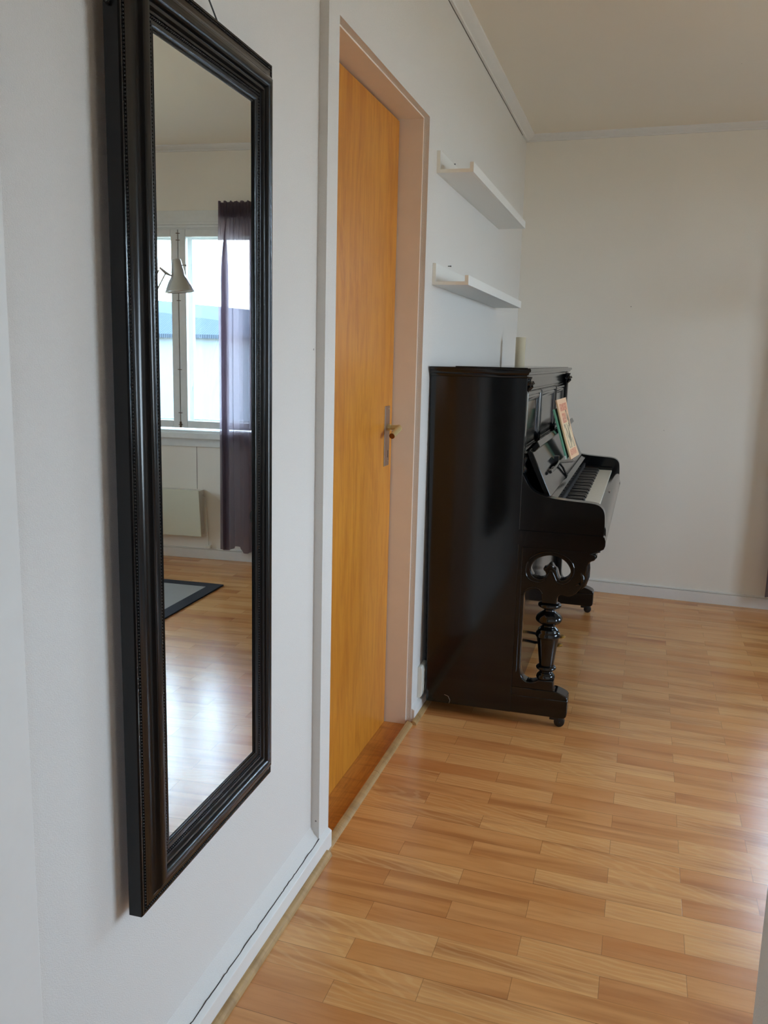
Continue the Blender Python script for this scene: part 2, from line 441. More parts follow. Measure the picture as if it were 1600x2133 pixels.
# ------------------------------------------------------------------ door
door = bpy.data.objects.new('door_1', None); COL.objects.link(door); struct(door, 'orange varnished flush wooden door set deep in a cream painted frame')
LX = -.0765
bm = bmesh.new(); box(bm, LX-.04, LX, 2.036, 2.8825, -.010, 2.0605)
finish('door_leaf', bm, 'veneer', door, bevel=.0015)
bm = bmesh.new()
J = .004
box(bm, -.135, .003, 2.000, YN+J, -.03, ZT-J); box(bm, -.135, .003, YF-J, YF+.02, -.03, ZT-J); box(bm, -.135, .003, 2.000, YF+.02, ZT-J, ZT+.02)
box(bm, -.135, LX-.042, YN, YN+.02, -.03, ZT-J); box(bm, -.135, LX-.042, YF-.02, YF, -.03, ZT-J); box(bm, -.135, LX-.042, YN, YF, ZT-.02, ZT)
finish('door_frame', bm, 'cream', door, bevel=.001)
bm = bmesh.new(); box(bm, -.135, .0055, YN+J, YF-J, -.03, -.0105); box(bm, .0065, .0115, YN, YF, -.03, -.004)
finish('threshold', bm, 'threshold', door, bevel=.001)
# lock plate and lever
bm = bmesh.new()
box(bm, LX, LX+.003, 2.792, 2.847, .940, 1.143)
plate = finish('handle_plate', bm, 'nickel', door, bevel=.002)
bm = bmesh.new(); box(bm, LX+.003, LX+.0034, 2.829, 2.834, .968, .992); finish('keyhole', bm, 'wire', plate)
bm = bmesh.new()
for z in (.955, 1.131): ball(bm, (LX+.003, 2.835, z), .0035, 2, (.5, 1, 1))
finish('screw', bm, 'nickel', plate)
bm = bmesh.new()
tube(bm, [(LX+.002, 2.834, 1.070), (LX+.010, 2.834, 1.070)], .0115, 20)
tube(bm, [(LX+.004, 2.834, 1.070), (-.045, 2.834, 1.071), (-.036, 2.832, 1.071), (-.0335, 2.824, 1.069), (-.034, 2.814, 1.066), (-.0372, 2.752, 1.0485)], [.008, .008, .0095, .0102, .0102, .0100], 20)
lev = finish('door_handle', bm, 'lever', door, smooth=50)
bm = bmesh.new(); d = Vector((-.0032, -.062, -.0175)).normalized(); e = Vector((-.0372, 2.752, 1.0485))
tube(bm, [e-d*.0005, e+d*.0015], [.0098, .0090], 20); finish('end_cap', bm, 'lever_end', lev)

# ------------------------------------------------------------------ wall mirror
YAW = .0195
mir = thing('wall_mirror', 'tall black framed mirror with beaded edges hanging on the white wall', 'mirror', (.0355, 1.3, 0), YAW)
y0, y1, z0, z1 = 1.104-1.3, 1.630-1.3, .4035, 1.8425
prof = [(0, -.022), (0, .000), (.002, .0025), (.0055, .0025), (.0065, .0005), (.0115, .0005), (.0125, .003), (.0150, .0035), (.0165, .0045), (.021, .0058), (.027, .0085), (.0315, .0125),
        (.0345, .0165), (.039, .0195), (.044, .0205), (.049, .0195), (.053, .0168), (.0558, .0130), (.0562, .0112), (.0585, .0112), (.0590, .0125), (.0625, .0122), (.0640, .0105), (.0655, .0075), (.0690, .0068), (.0700, .0048),
        (.0755, .0045), (.0765, .0060), (.0800, .0050), (.0835, .0032), (.0840, .0040), (.0858, .0036), (.0862, .0020), (.0885, .0014), (.0887, -.003)]
bm = bmesh.new()
loops = []
for u, h in prof:
    loops.append([bm.verts.new(p) for p in ((h, y0+u, z0+u), (h, y1-u, z0+u), (h, y1-u, z1-u), (h, y0+u, z1-u))])
for a, b in zip(loops, loops[1:]):
    for i in range(4): bm.faces.new((a[i], a[(i+1) % 4], b[(i+1) % 4], b[i]))
for i in range(4): bm.faces.new((loops[0][i], loops[0][(i+1) % 4], loops[-1][(i+1) % 4], loops[-1][i]))
fr = finish('frame', bm, 'frame', mir, smooth=32)
for nm, u, h, r in (('outer_beading', .009, .0022, .0019), ('inner_beading', .0728, .0056, .0019)):
    bm = bmesh.new()
    cs = [(y0+u, z0+u), (y1-u, z0+u), (y1-u, z1-u), (y0+u, z1-u)]
    for (a, b), (c, d) in zip(cs, cs[1:]+cs[:1]):
        n = int(math.hypot(c-a, d-b)/.0052)
        for k in range(n):
            t = k/n; ball(bm, (h, a+(c-a)*t, b+(d-b)*t), r, 1)
    finish(nm, bm, 'bead', fr, smooth=60)
bm = bmesh.new(); box(bm, -.004, 0, y0+.086, y1-.086, z0+.086, z1-.086); finish('mirror_glass', bm, 'mirror', mir)
bm = bmesh.new(); box(bm, -.0195, -.006, y0+.012, y1-.012, z0+.012, z1-.012); finish('backing_board', bm, 'hook_wood', mir)
bm = bmesh.new(); ap = (-.021, .07, 1.915)
tube(bm, [(-.018, .175, 1.800), (-.018, .156, 1.842), ap], .0016, 6); tube(bm, [(-.018, -.15, 1.80), (-.018, -.145, 1.842), ap], .0016, 6)
finish('hanging_wire', bm, 'wire', mir)
bm = bmesh.new(); tube(bm, [(-.014, y0+.02, 1.757), (-.014, y0-.006, 1.762), (-.018, y0-.017, 1.770)], .0028, 6); finish('wire_end', bm, 'wire', mir)
bm = bmesh.new(); lathe(bm, [(.002, 0), (.002, .03), (.005, .031), (.005, .034)], (-.004, 1.3+.0715, 1.9155), 10, 'x')
tag(finish('picture_nail', bm, 'nickel', smooth=40), 'nail in the wall that carries the wire of the black mirror', 'nail')

# ------------------------------------------------------------------ picture ledges
def ledge(zb, label, y_near):
    t = thing('picture_ledge', label, 'wall shelf', (0, y_near, zb), 0, 'white picture ledges above the piano')
    Ln = 1.283
    bm = bmesh.new(); box(bm, B, B+.012, 0, Ln, .0, .073); finish('back_panel', bm, 'ledge', t, bevel=.0006)
    bm = bmesh.new(); box(bm, B+.012, .136, 0, Ln, 0, .012); finish('shelf_board', bm, 'ledge', t, bevel=.0006)
    bm = bmesh.new(); box(bm, .136, .149, 0, Ln, .0, .0325); finish('front_lip', bm, 'ledge', t, bevel=.0006)
    bm = bmesh.new(); box(bm, B+.0005, B+.0115, -.0006, 0, .0005, .0725); box(bm, B+.012, .136, -.0006, 0, .0005, .0115); box(bm, .1365, .1485, -.0006, 0, .0005, .032)
    finish('cut_end', bm, 'edgeband', t)
    return t
ledge(1.921, 'upper white picture ledge above the other ledge', 3.006)
ledge(1.5535, 'lower white picture ledge just above the black piano', 2.996)

# ------------------------------------------------------------------ wall socket
t = thing('wall_socket', 'ivory surface mounted double socket low on the wall beside the piano', 'power socket', (B, 2.972, .062))
bm = bmesh.new(); prism(bm, [(0, 0), (.011, 0), (.0165, .008), (.0175, .03), (.0175, .09), (.0165, .112), (.012, .12), (0, .12)], 'y', 0, .085)
finish('housing', bm, 'plastic', t, bevel=.002, smooth=40)
for z in (.034, .086):
    bm = bmesh.new(); lathe(bm, [(.0195, .0), (.0195, .0012), (.0175, .0018), (.0165, -.006), (.001, -.006)], (.0172, .0425, z), 24, 'x')
    rc = finish('socket_well', bm, 'plastic', t, smooth=40)
    bm = bmesh.new()
    for s in (-.0095, .0095): lathe(bm, [(.0025, 0), (.0025, .0006)], (.0114, .0425+s, z), 10, 'x')
    finish('pin_hole', bm, 'wire', rc)

# ------------------------------------------------------------------ piano
PY, PW = 3.0, 1.610
pn = thing('upright_piano', 'old black lacquered upright piano with turned legs and open keyboard lid', 'piano', (0, PY, 0))
XB, XF = .050, .3665
for ya, yb in ((0, .03), (PW-.03, PW)):
    bm = bmesh.new(); prism(bm, [(XB, .044), (XF, .044), (XF, 1.248), (XB-.024, 1.248)], 'y', ya, yb); finish('side_panel', bm, 'piano', pn, bevel=.003)
bm = bmesh.new(); box(bm, XB-.004, XB+.03, .03, PW-.03, .06, 1.246); finish('back_frame', bm, 'piano', pn)
bm = bmesh.new(); box(bm, XB, XF-.01, .03, PW-.03, .050, .08); finish('bottom_board', bm, 'piano', pn)
# lid with moulded edge
bm = bmesh.new()
lidp = [(.004, 1.246), (.006, 1.2500), (.0065, 1.2545), (.011, 1.2575), (.0145, 1.2625), (.0150, 1.2655), (.0190, 1.2665), (.0205, 1.2700), (.0200, 1.2745), (.0175, 1.2775)]
rings = []
for o_, z in lidp: rings.append([bm.verts.new(p) for p in ((XB-.022, -o_, z), (XF-.008+o_, -o_, z), (XF-.008+o_, PW+o_, z), (XB-.022, PW+o_, z))])
for a, b in zip(rings, rings[1:]):
    for i in range(4): bm.faces.new((a[i], a[(i+1) % 4], b[(i+1) % 4], b[i]))
bm.faces.new(rings[0][::-1]); bm.faces.new(rings[-1])
finish('top_lid', bm, 'piano', pn, smooth=35)
bm = bmesh.new(); box(bm, .11, XF-.004, .02, PW-.02, 1.2775, 1.2805); finish('lid_flap', bm, 'piano', pn, bevel=.001)
# upper front: frieze and three framed panels
bm = bmesh.new(); box(bm, .325, .347, .03, PW-.03, .84, 1.247); up = finish('upper_front_panel', bm, 'piano', pn)
bm = bmesh.new(); prism(bm, [(.347, 1.196), (.352, 1.1965), (.356, 1.201), (.353, 1.205), (.350, 1.206), (.347, 1.2065)], 'y', .05, PW-.05); finish('frieze_moulding', bm, 'piano', up, smooth=30)
for a, b in ((.105, .498), (.530, 1.080), (1.112, 1.505)):
    bm = bmesh.new(); loops = []
    for u, h in ((0, .347), (0, .354), (.004, .3575), (.010, .3575), (.013, .3545), (.019, .3550), (.024, .3535), (.030, .3505), (.036, .3478), (.038, .3445)):
        loops.append([bm.verts.new(p) for p in ((h, a+u, .965+u), (h, b-u, .965+u), (h, b-u, 1.194-u), (h, a+u, 1.194-u))])
    for p, q in zip(loops, loops[1:]):
        for i in range(4): bm.faces.new((p[i], p[(i+1) % 4], q[(i+1) % 4], q[i]))
    pf = finish('panel_moulding', bm, 'piano', pn, smooth=30)
    bm = bmesh.new(); box(bm, .342, .3478, a+.036, b-.036, 1.001, 1.158); finish('field_panel', bm, 'piano', pf)
# turned corner columns with carved capitals
colp = [(.0, .895), (.016, .895), (.018, .905), (.013, .915), (.020, .922), (.021, .935), (.012, .945), (.014, .953), (.019, .962), (.020, .972), (.010, .980), (.012, .985), (.021, .988), (.015, .996), (.010, 1.005),
        (.0095, 1.10), (.009, 1.190), (.011, 1.197), (.016, 1.203), (.013, 1.207), (.020, 1.215), (.024, 1.222), (.029, 1.229), (.024, 1.234), (.017, 1.238), (.021, 1.244), (.022, 1.250), (0, 1.250)]
for yc in (.034, PW-.034):
    bm = bmesh.new(); lathe(bm, colp[1:-1], (.3565, yc, 0), 20); cl = finish('corner_column', bm, 'piano', pn, smooth=45)
    bm = bmesh.new()
    for k in range(5):
        a = -PI/2+PI*k/4
        tube(bm, [(.3565+.012*math.cos(a), yc+.012*math.sin(a), 1.205), (.3565+.021*math.cos(a), yc+.021*math.sin(a), 1.218), (.3565+.0255*math.cos(a), yc+.0255*math.sin(a), 1.227), (.3565+.0225*math.cos(a), yc+.0225*math.sin(a), 1.235)], [.005, .007, .0065, .004], 10)
    finish('capital_leaf', bm, 'piano', cl, smooth=60)
# cheeks beside the keyboard
chk = [(XF-.004, .679), (XF-.004, .925), (.3735, .905), (.388, .879), (.410, .8575), (.438, .846), (.467, .840), (.510, .8355), (.563, .8325), (.602, .8305), (.6265, .826), (.642, .815), (.650, .799), (.653, .770), (.6535, .745), (.6515, .722)]
for ya, yb in ((0, .05), (PW-.05, PW)):
    bm = bmesh.new(); prism(bm, catmull(chk[1:], 4)+[(.6515, .679), (XF-.004, .679)], 'y', ya+.001, yb-.001); finish('key_cheek', bm, 'piano', pn, bevel=.0035, smooth=40, seg=3)
    bm = bmesh.new(); prism(bm, [(XF-.004, .668), (.640, .668), (.646, .670), (.6555, .675), (.660, .687), (.660, .704), (.6555, .716), (.650, .7205), (XF-.004, .7195)], 'y', ya-.004 if ya == 0 else ya, yb if ya == 0 else yb+.004)
    finish('arm_moulding', bm, 'piano', pn, smooth=40)
# key bed, front rail, lock
bm = bmesh.new(); box(bm, XF-.03, .630, .05, PW-.05, .690, .742); finish('key_bed', bm, 'piano', pn)
bm = bmesh.new(); prism(bm, [(.617, .690), (.6555, .676), (.660, .690), (.658, .712), (.6565, .735), (.651, .752), (.641, .7615), (.628, .7655), (.617, .7655)], 'y', .05, PW-.05); kr = finish('key_slip', bm, 'piano', pn, smooth=40)
bm = bmesh.new(); box(bm, .632, .640, PW/2-.025, PW/2+.02, .7645, .7665); finish('lock_plate', bm, 'nickel', kr)
# keys
KY0, NW = .085, 50
KW = (PW-.17)/NW
for a, b in ((.05, .083), (PW-.083, PW-.05)):
    bm = bmesh.new(); box(bm, .47, .617, a, b, .742, .782); finish('key_block', bm, 'piano', pn, bevel=.004)
wk = bk = None
for i in range(NW):
    if wk is None:
        bm = bmesh.new(); box(bm, .470, .6155, .0006, KW-.0006, .748, .770); box(bm, .6155, .6165, .0010, KW-.001, .755, .7695)
        wk = finish('white_key', bm, 'ivory', pn, bevel=.0009); o = wk
    else: o = wk.copy(); COL.objects.link(o); o.parent = pn
    o.location = (0, KY0+i*KW, 0)
    if i < NW-1 and (i+5) % 7 not in (1, 4):      # lowest white key is A
        if bk is None:
            bm = bmesh.new(); prism(bm, [(.470, .765), (.559, .765), (.554, .7805), (.548, .7825), (.470, .7825)], 'y', -.0065, .0065)
            bk = finish('black_key', bm, 'ebony', pn, bevel=.0015); o = bk
        else: o = bk.copy(); COL.objects.link(o); o.parent = pn
        o.location = (0, KY0+(i+1)*KW, 0)
bm = bmesh.new(); prism(bm, [(.458, .770), (.478, .770), (.4785, .822), (.482, .825), (.482, .829), (.462, .8355)], 'y', .05, PW-.05); nr = finish('name_rail', bm, 'piano', pn)
bm = bmesh.new(); box(bm, .478, .4835, .083, PW-.083, .768, .800); finish('felt_strip', bm, 'felt', nr)
# fallboard folded up, its lip on top
def slab(bm, a, b, t, y0, y1):
    d = Vector((b[0]-a[0], b[1]-a[1])); n = Vector((-d.y, d.x)).normalized()*t
    prism(bm, [a, b, (b[0]+n.x, b[1]+n.y), (a[0]+n.x, a[1]+n.y)], 'y', y0, y1)
bm = bmesh.new(); prism(bm, [(.4625, .8340), (.3935, .982), (.388, .992), (.378, .998), (.3705, .990), (.3735, .975), (.444, .826)], 'y', .056, PW-.056)
fb = finish('fallboard', bm, 'piano', pn, bevel=.003, smooth=30)
bm = bmesh.new(); prism(bm, [(.3935, .987), (.4125, 1.008), (.4020, 1.0275), (.381, 1.005)], 'y', .075, PW-.075); finish('fallboard_lip', bm, 'piano', fb, bevel=.003)
# folding music rest
bm = bmesh.new()
tube(bm, [(.464, .655, .838), (.450, .60, .880), (.440, .50, .912)], .0045, 8)
box(bm, .424, .442, .478, .522, .895, .935)
mr = finish('music_rest', bm, 'piano', pn, smooth=40)
for p, q in (((.441, .50, .912), (.4385, .215, .9035)), ((.441, .50, .912), (.478, .80, .8875))):
    bm = bmesh.new(); p, q = Vector(p), Vector(q)
    tube(bm, [p.lerp(q, k/6)+Vector((.004*math.sin(k/6*PI), 0, 0)) for k in range(7)], .0062, 8); a = finish('rest_arm', bm, 'piano', mr, smooth=60)
    bm = bmesh.new(); tube(bm, [p.lerp(q, .62), p.lerp(q, .70)], .0072, 10); finish('arm_band', bm, 'nickel', a, smooth=60)
    bm = bmesh.new(); tube(bm, [p.lerp(q, .88), p.lerp(q, .93)], .0072, 10); finish('arm_band', bm, 'nickel', a, smooth=60)
# lower front panel and plinth
bm = bmesh.new(); box(bm, .345, .365, .03, PW-.03, .052, .690); finish('lower_front_panel', bm, 'piano', pn)
# pierced brackets
out = [(XF-.002, .676), (.636, .670), (.645, .662), (.622, .6545), (.629, .652), (.6315, .642), (.6265, .632), (.614, .6255), (.606, .610), (.603, .588), (.601, .568), (.595, .545), (.581, .520), (.564, .503), (.546, .496), (.531, .498), (.516, .498), (.5085, .484),
       (.5085, .464), (.456, .464), (.455, .480), (.451, .497), (.443, .507), (.427, .512), (.411, .508), (.398, .498), (.3925, .482), (.3925, .215), (.395, .196), (.402, .180), (.414, .170), (.430, .166), (.447, .170), (.460, .178), (.514, .181), (.514, .150), (.519, .142), (XF-.002, .142)]
hole = [(.414, .57), (.411, .586), (.417, .607), (.434, .624), (.458, .634), (.483, .638), (.508, .633), (.531, .62), (.547, .598), (.550, .583), (.543, .565), (.529, .554), (.516, .553), (.509, .562), (.504, .580), (.500, .588), (.491, .594), (.487, .602), (.481, .607), (.475, .606), (.469, .597), (.461, .591), (.4545, .589), (.456, .583), (.464, .576), (.466, .565), (.460, .555), (.448, .550), (.433, .552), (.421, .559)]
rim = [(.392, .573), (.400, .615), (.432, .642), (.481, .653), (.530, .641), (.556, .617), (.563, .585), (.552, .555), (.530, .538), (.505, .541), (.495, .565), (.481, .590), (.470, .565), (.460, .542), (.436, .536), (.403, .546)]
legp = [(.026, .470), (.028, .463), (.039, .457), (.041, .451), (.039, .446), (.030, .441), (.020, .437), (.0185, .434), (.021, .429), (.027, .425), (.034, .420), (.043, .412), (.047, .404), (.047, .397), (.042, .390), (.034, .384), (.024, .3795), (.023, .374), (.027, .370), (.031, .366), (.036, .362), (.0375, .356), (.042, .350), (.044, .343), (.0445, .337), (.042, .3335), (.040, .331),
        (.035, .305), (.031, .273), (.026, .232), (.0255, .2285), (.033, .2245), (.036, .2195), (.034, .2145), (.027, .210), (.0215, .206), (.022, .203), (.025, .2005), (.027, .197), (.031, .193), (.033, .187), (.0335, .182), (.031, .178), (.027, .175), (.026, .168)]
for ya, sgn in ((.002, 1), (PW-.002, -1)):
    A, Bb = (ya, ya+.052) if sgn > 0 else (ya-.052, ya)
    bm = bmesh.new(); pierced(bm, out[:3]+catmull(out[3:18])+out[18:20]+catmull(out[20:27])+catmull(out[27:34])+out[34:], [smoothpoly(hole, 2)], A, Bb, .004)
    br = finish('bracket', bm, 'piano', pn, smooth=40)
    bm = bmesh.new()
    for yy in (A, Bb):
        tube(bm, [(x, yy, z) for x, z in smoothpoly(rim, 2)], .0032, 6, True)
        tube(bm, [(.3795, yy, .20), (.3795, yy, .66), (.60, yy, .6585)], .0022, 6)
        tube(bm, [(.3865, yy, .485), (.394, yy, .503), (.410, yy, .5135), (.428, yy, .518), (.446, yy, .5125), (.457, yy, .498)], .0025, 6)
    finish('rim_moulding', bm, 'piano', br, smooth=60)
    bm = bmesh.new()                                # acanthus leaf on the corbel and a drop at its tip
    for k, (o1, rr) in enumerate(((-.018, .007), (0, .010), (.018, .007))):
        tube(bm, [(.604, (A+Bb)/2+o1, .628), (.6045, (A+Bb)/2+o1*1.1, .600), (.603, (A+Bb)/2+o1*1.1, .570), (.595, (A+Bb)/2+o1, .538), (.577, (A+Bb)/2+o1*.7, .512)], [rr*.7, rr, rr*1.15, rr, rr*.5], 10)
    for yy in (A, Bb): tube(bm, [(.585, yy, .585), (.592, yy, .572), (.592, yy, .556), (.582, yy, .544), (.57, yy, .538)], [.003, .006, .008, .006, .003], 8)
    tube(bm, [(.627, A+.004, .646), (.627, Bb-.004, .646)], .0085, 12)
    finish('carved_leaf', bm, 'piano', br, smooth=60)
    yc = ya+sgn*.034
    bm = bmesh.new(); lathe(bm, catmull(legp, 3), (.482, yc, 0), 40, 'z', 10, (.381, .424)); finish('turned_leg', bm, 'piano', pn, smooth=50)
    bm = bmesh.new()
    a, b = (ya, ya+.072) if sgn > 0 else (ya-.072, ya)
    box(bm, .4575, .5135, yc-.026, yc+.026, .140, .180)
    prism(bm, [(.345, .105), (.530, .105), (.566, .112), (.567, .118), (.560, .127), (.548, .133), (.535, .138), (.520, .142), (.345, .142)], 'y', a+.002, b-.002)
    prism(bm, [(.345, .044), (.556, .044), (.5645, .050), (.567, .060), (.567, .112), (.345, .112)], 'y', a, b)
    tb = finish('toe_block', bm, 'piano', pn, bevel=.003, smooth=35)
    bm = bmesh.new(); box(bm, .505, .538, yc-.011, yc+.016, .026, .0445); tube(bm, [(.540, yc-.017, .0195), (.540, yc+.022, .0195)], .005, 8)
    cs = finish('castor', bm, 'castor', tb, bevel=.002)
    bm = bmesh.new(); lathe(bm, [(.013, -.013), (.0185, -.011), (.0195, -.006), (.0195, .006), (.0185, .011), (.013, .013)], (.540, yc+.004, .0195), 20, 'y'); finish('castor_wheel', bm, 'castor', cs, smooth=40)
for yc in (.735, .86):
    bm = bmesh.new()
    tube(bm, [(.425, yc, .082), (.452, yc, .080)], .007, 8)
    ball(bm, (.462, yc, .078), .030, 2, (.85, .9, .22)); pd = finish('pedal', bm, 'brass', pn, smooth=60)
    bm = bmesh.new(); tube(bm, [(.360, yc, .076), (.40, yc, .081), (.428, yc, .082)], .0065, 8); finish('pedal_arm', bm, 'piano', pd, smooth=60)
bm = bmesh.new(); tube(bm, [(.12, -.0015, .078), (.135, -.0035, .074), (.142, -.003, .060), (.139, -.001, .046)], .0008, 5); finish('loose_thread', bm, 'nickel', pn)

# ------------------------------------------------------------------ things on the piano
def sheet(name, c00, c10, c01, c11, th, mats, bow, label, cat, group, tail=0):
    """a slightly curled album: corners bottom-left, bottom-right, top-left, top-right"""
    bm = bmesh.new(); uvl = bm.loops.layers.uv.new('UVMap')
    c00, c10, c01, c11 = (Vector(c) for c in (c00, c10, c01, c11))
    nrm = (c10-c00).cross(c01-c00).normalized()
    if nrm.x < 0: nrm = -nrm
    NU, NV = 8, 14
    def P(i, j, t):
        u, v = i/NU, j/NV
        p = c00.lerp(c10, u).lerp(c01.lerp(c11, u), v)
        return p - nrm*(bow*math.sin(PI*v)*(.4+.6*u)) - nrm*t
    g = [[[bm.verts.new(P(i, j, t)) for j in range(NV+1)] for i in range(NU+1)] for t in (0, th)]
    for t in (0, 1):
        for i in range(NU):
            for j in range(NV):
                f = bm.faces.new((g[t][i][j], g[t][i+1][j], g[t][i+1][j+1], g[t][i][j+1])); f.material_index = 0
                for l, (a, b) in zip(f.loops, ((i, j), (i+1, j), (i+1, j+1), (i, j+1))): l[uvl].uv = (a/NU, b/NV)
    def rimf(q, mi):
        for a, b in zip(q, q[1:]):
            f = bm.faces.new((g[0][a[0]][a[1]], g[0][b[0]][b[1]], g[1][b[0]][b[1]], g[1][a[0]][a[1]])); f.material_index = mi
    rimf([(0, j) for j in range(tail+1)], 1); rimf([(0, j) for j in range(tail, NV+1)], 0); rimf([(NU, j) for j in range(NV+1)], 1)
    rimf([(i, 0) for i in range(NU+1)], 1); rimf([(i, NV) for i in range(NU+1)], 1)
    return tag(finish(name, bm, mats, smooth=50), label, cat, group)
sheet('music_book', (.4720, 3.735, .899), (.4880, 3.963, .899), (.4000, 3.700, 1.147), (.4170, 3.930, 1.151), .006, ['album', 'pages'], .007, 'peach coloured music album with red lettering standing on the piano music rest', 'book', None)
sheet('music_book', (.4550, 3.716, .901), (.4550, 3.935, .901), (.3930, 3.690, 1.108), (.3930, 3.909, 1.108), .007, ['green', 'pages'], .0, 'thin green music book tucked behind the peach coloured album', 'book', None, 1)
bm = bmesh.new(); lathe(bm, [(.025, 0), (.025, .142), (.0235, .142), (.0235, .004)], (.126, 4.50, 1.2805), 28)
tag(finish('cardboard_tube', bm, 'roll', smooth=40), 'cream cardboard tube standing on the back corner of the piano top', 'tube')

# ------------------------------------------------------------------ window in the back wall (seen in the mirror)
W1 = bpy.data.objects.new('window_1', None); COL.objects.link(W1); W1.location = BO; W1.rotation_euler = (0, 0, PHI); struct(W1)
def rect_frame(bm, x0, x1, z0, z1, w, ya, yb, wb=None, wt=None):
    wb = wb or w; wt = wt or w
    box(bm, x0, x0+w, ya, yb, z0, z1); box(bm, x1-w, x1, ya, yb, z0, z1)
    box(bm, x0+w, x1-w, ya, yb, z0, z0+wb); box(bm, x0+w, x1-w, ya, yb, z1-wt, z1)
bm = bmesh.new()                                        # casing boards round the opening
box(bm, WX0-.03, WX1+.09, -.018, .0, 2.084, 2.150); box(bm, WX0-.03, WX1+.09, -.024, .0, 2.068, 2.084); box(bm, WX0-.03, WX1+.09, -.012, .0, 2.052, 2.068)
box(bm, WX0-.03, WX0+.004, -.018, .0, .72, 2.084); box(bm, WX1-.004, WX1+.09, -.018, .0, .72, 2.084)
box(bm, WX0-.03, WX1+.09, -.016, .0, .722, .775)
finish('window_casing', bm, 'wintrim', W1, bevel=.002)
bm = bmesh.new(); box(bm, WX0-.03, WX1+.10, -.055, .10, .775, .812); finish('window_sill', bm, 'wintrim', W1, bevel=.004)
bm = bmesh.new(); rect_frame(bm, WX0, WX1, WZ0, WZ1, .020, .0, .19); finish('window_frame', bm, 'wintrim', W1)
xs = [1.475, 1.985, 2.411, 2.817]
for k in range(3):
    a, b = xs[k], xs[k+1]
    bm = bmesh.new(); rect_frame(bm, a+.002, b-.002, .836, 2.045, .046, .004, .040, .045, .044); sh = finish('inner_sash', bm, 'wintrim', W1, bevel=.003)
    bm = bmesh.new(); box(bm, a+.04, b-.04, .020, .023, .87, 2.01); finish('glass_pane', bm, 'glass', sh)
    bm = bmesh.new(); rect_frame(bm, a-.01, b+.01, .836, 2.050, .052, .115, .150); so = finish('outer_sash', bm, 'wintrim', W1, bevel=.003)
    bm = bmesh.new(); box(bm, a+.03, b-.03, .130, .133, .87, 2.01); finish('glass_pane', bm, 'glass', so)
    if k:
        bm = bmesh.new()
        for z in (.855, .93, 1.2, 1.62, 1.98, 2.02): tube(bm, [(a-.014, .001, z), (a+.012, .001, z+.001)], .0022, 5)
        tube(bm, [(a, .003, .838), (a, .003, .875)], .006, 6); tube(bm, [(a, .0035, .838), (a, .0035, 2.04)], .0011, 5)
        finish('hinge', bm, 'rust', W1)
    bm = bmesh.new()
    for z in (1.83, 1.075):
        box(bm, b-.036, b-.022, .109, .1151, z-.01, z+.02); tube(bm, [(b-.029, .106, z+.012), (b-.029, .103, z-.02), (b-.026, .104, z-.065)], .0042, 6)
    finish('sash_hook', bm, 'wintrim', so, smooth=40)
bm = bmesh.new(); box(bm, 1.875, 1.8775, -.0008, .002, .45, .722)
finish('wall_seam', bm, 'dark_gap', W1)

# invented windows (right wall, hall), out of view, added to light the room
def side_window(name, mk, ang):
    o = bpy.data.objects.new(name, None); COL.objects.link(o); struct(o); return o
W2 = bpy.data.objects.new('added_window_right', None); COL.objects.link(W2); struct(W2)
bm = bmesh.new()
def yframe(bm, x0, x1, y0, y1, z0, z1, w):
    box(bm, x0, x1, y0, y0+w, z0, z1); box(bm, x0, x1, y1-w, y1, z0, z1); box(bm, x0, x1, y0+w, y1-w, z0, z0+w); box(bm, x0, x1, y0+w, y1-w, z1-w, z1)
ym = (RW0+RW1)/2
y3 = (RW1-RW0)/3
for k in range(3): yframe(bm, RX+.05, RX+.10, RW0+k*y3, RW0+(k+1)*y3, RZ0, RZ1, .05)
finish('window_frame', bm, 'wintrim', W2, bevel=.003)
bm = bmesh.new(); box(bm, RX+.072, RX+.076, RW0+.05, RW1-.05, RZ0+.05, RZ1-.05); finish('glass_pane', bm, 'glass', W2)
W3 = bpy.data.objects.new('added_window_hall', None); COL.objects.link(W3); struct(W3)  # unseen hall window, added for extra daylight
bm = bmesh.new(); rect_frame(bm, HX0, HX1, HZ0, HZ1, .06, -1.48, -1.43); finish('window_frame', bm, 'wintrim', W3, bevel=.003)
bm = bmesh.new(); box(bm, HX0+.05, HX1-.05, -1.457, -1.453, HZ0+.05, HZ1-.05); finish('glass_pane', bm, 'glass', W3)

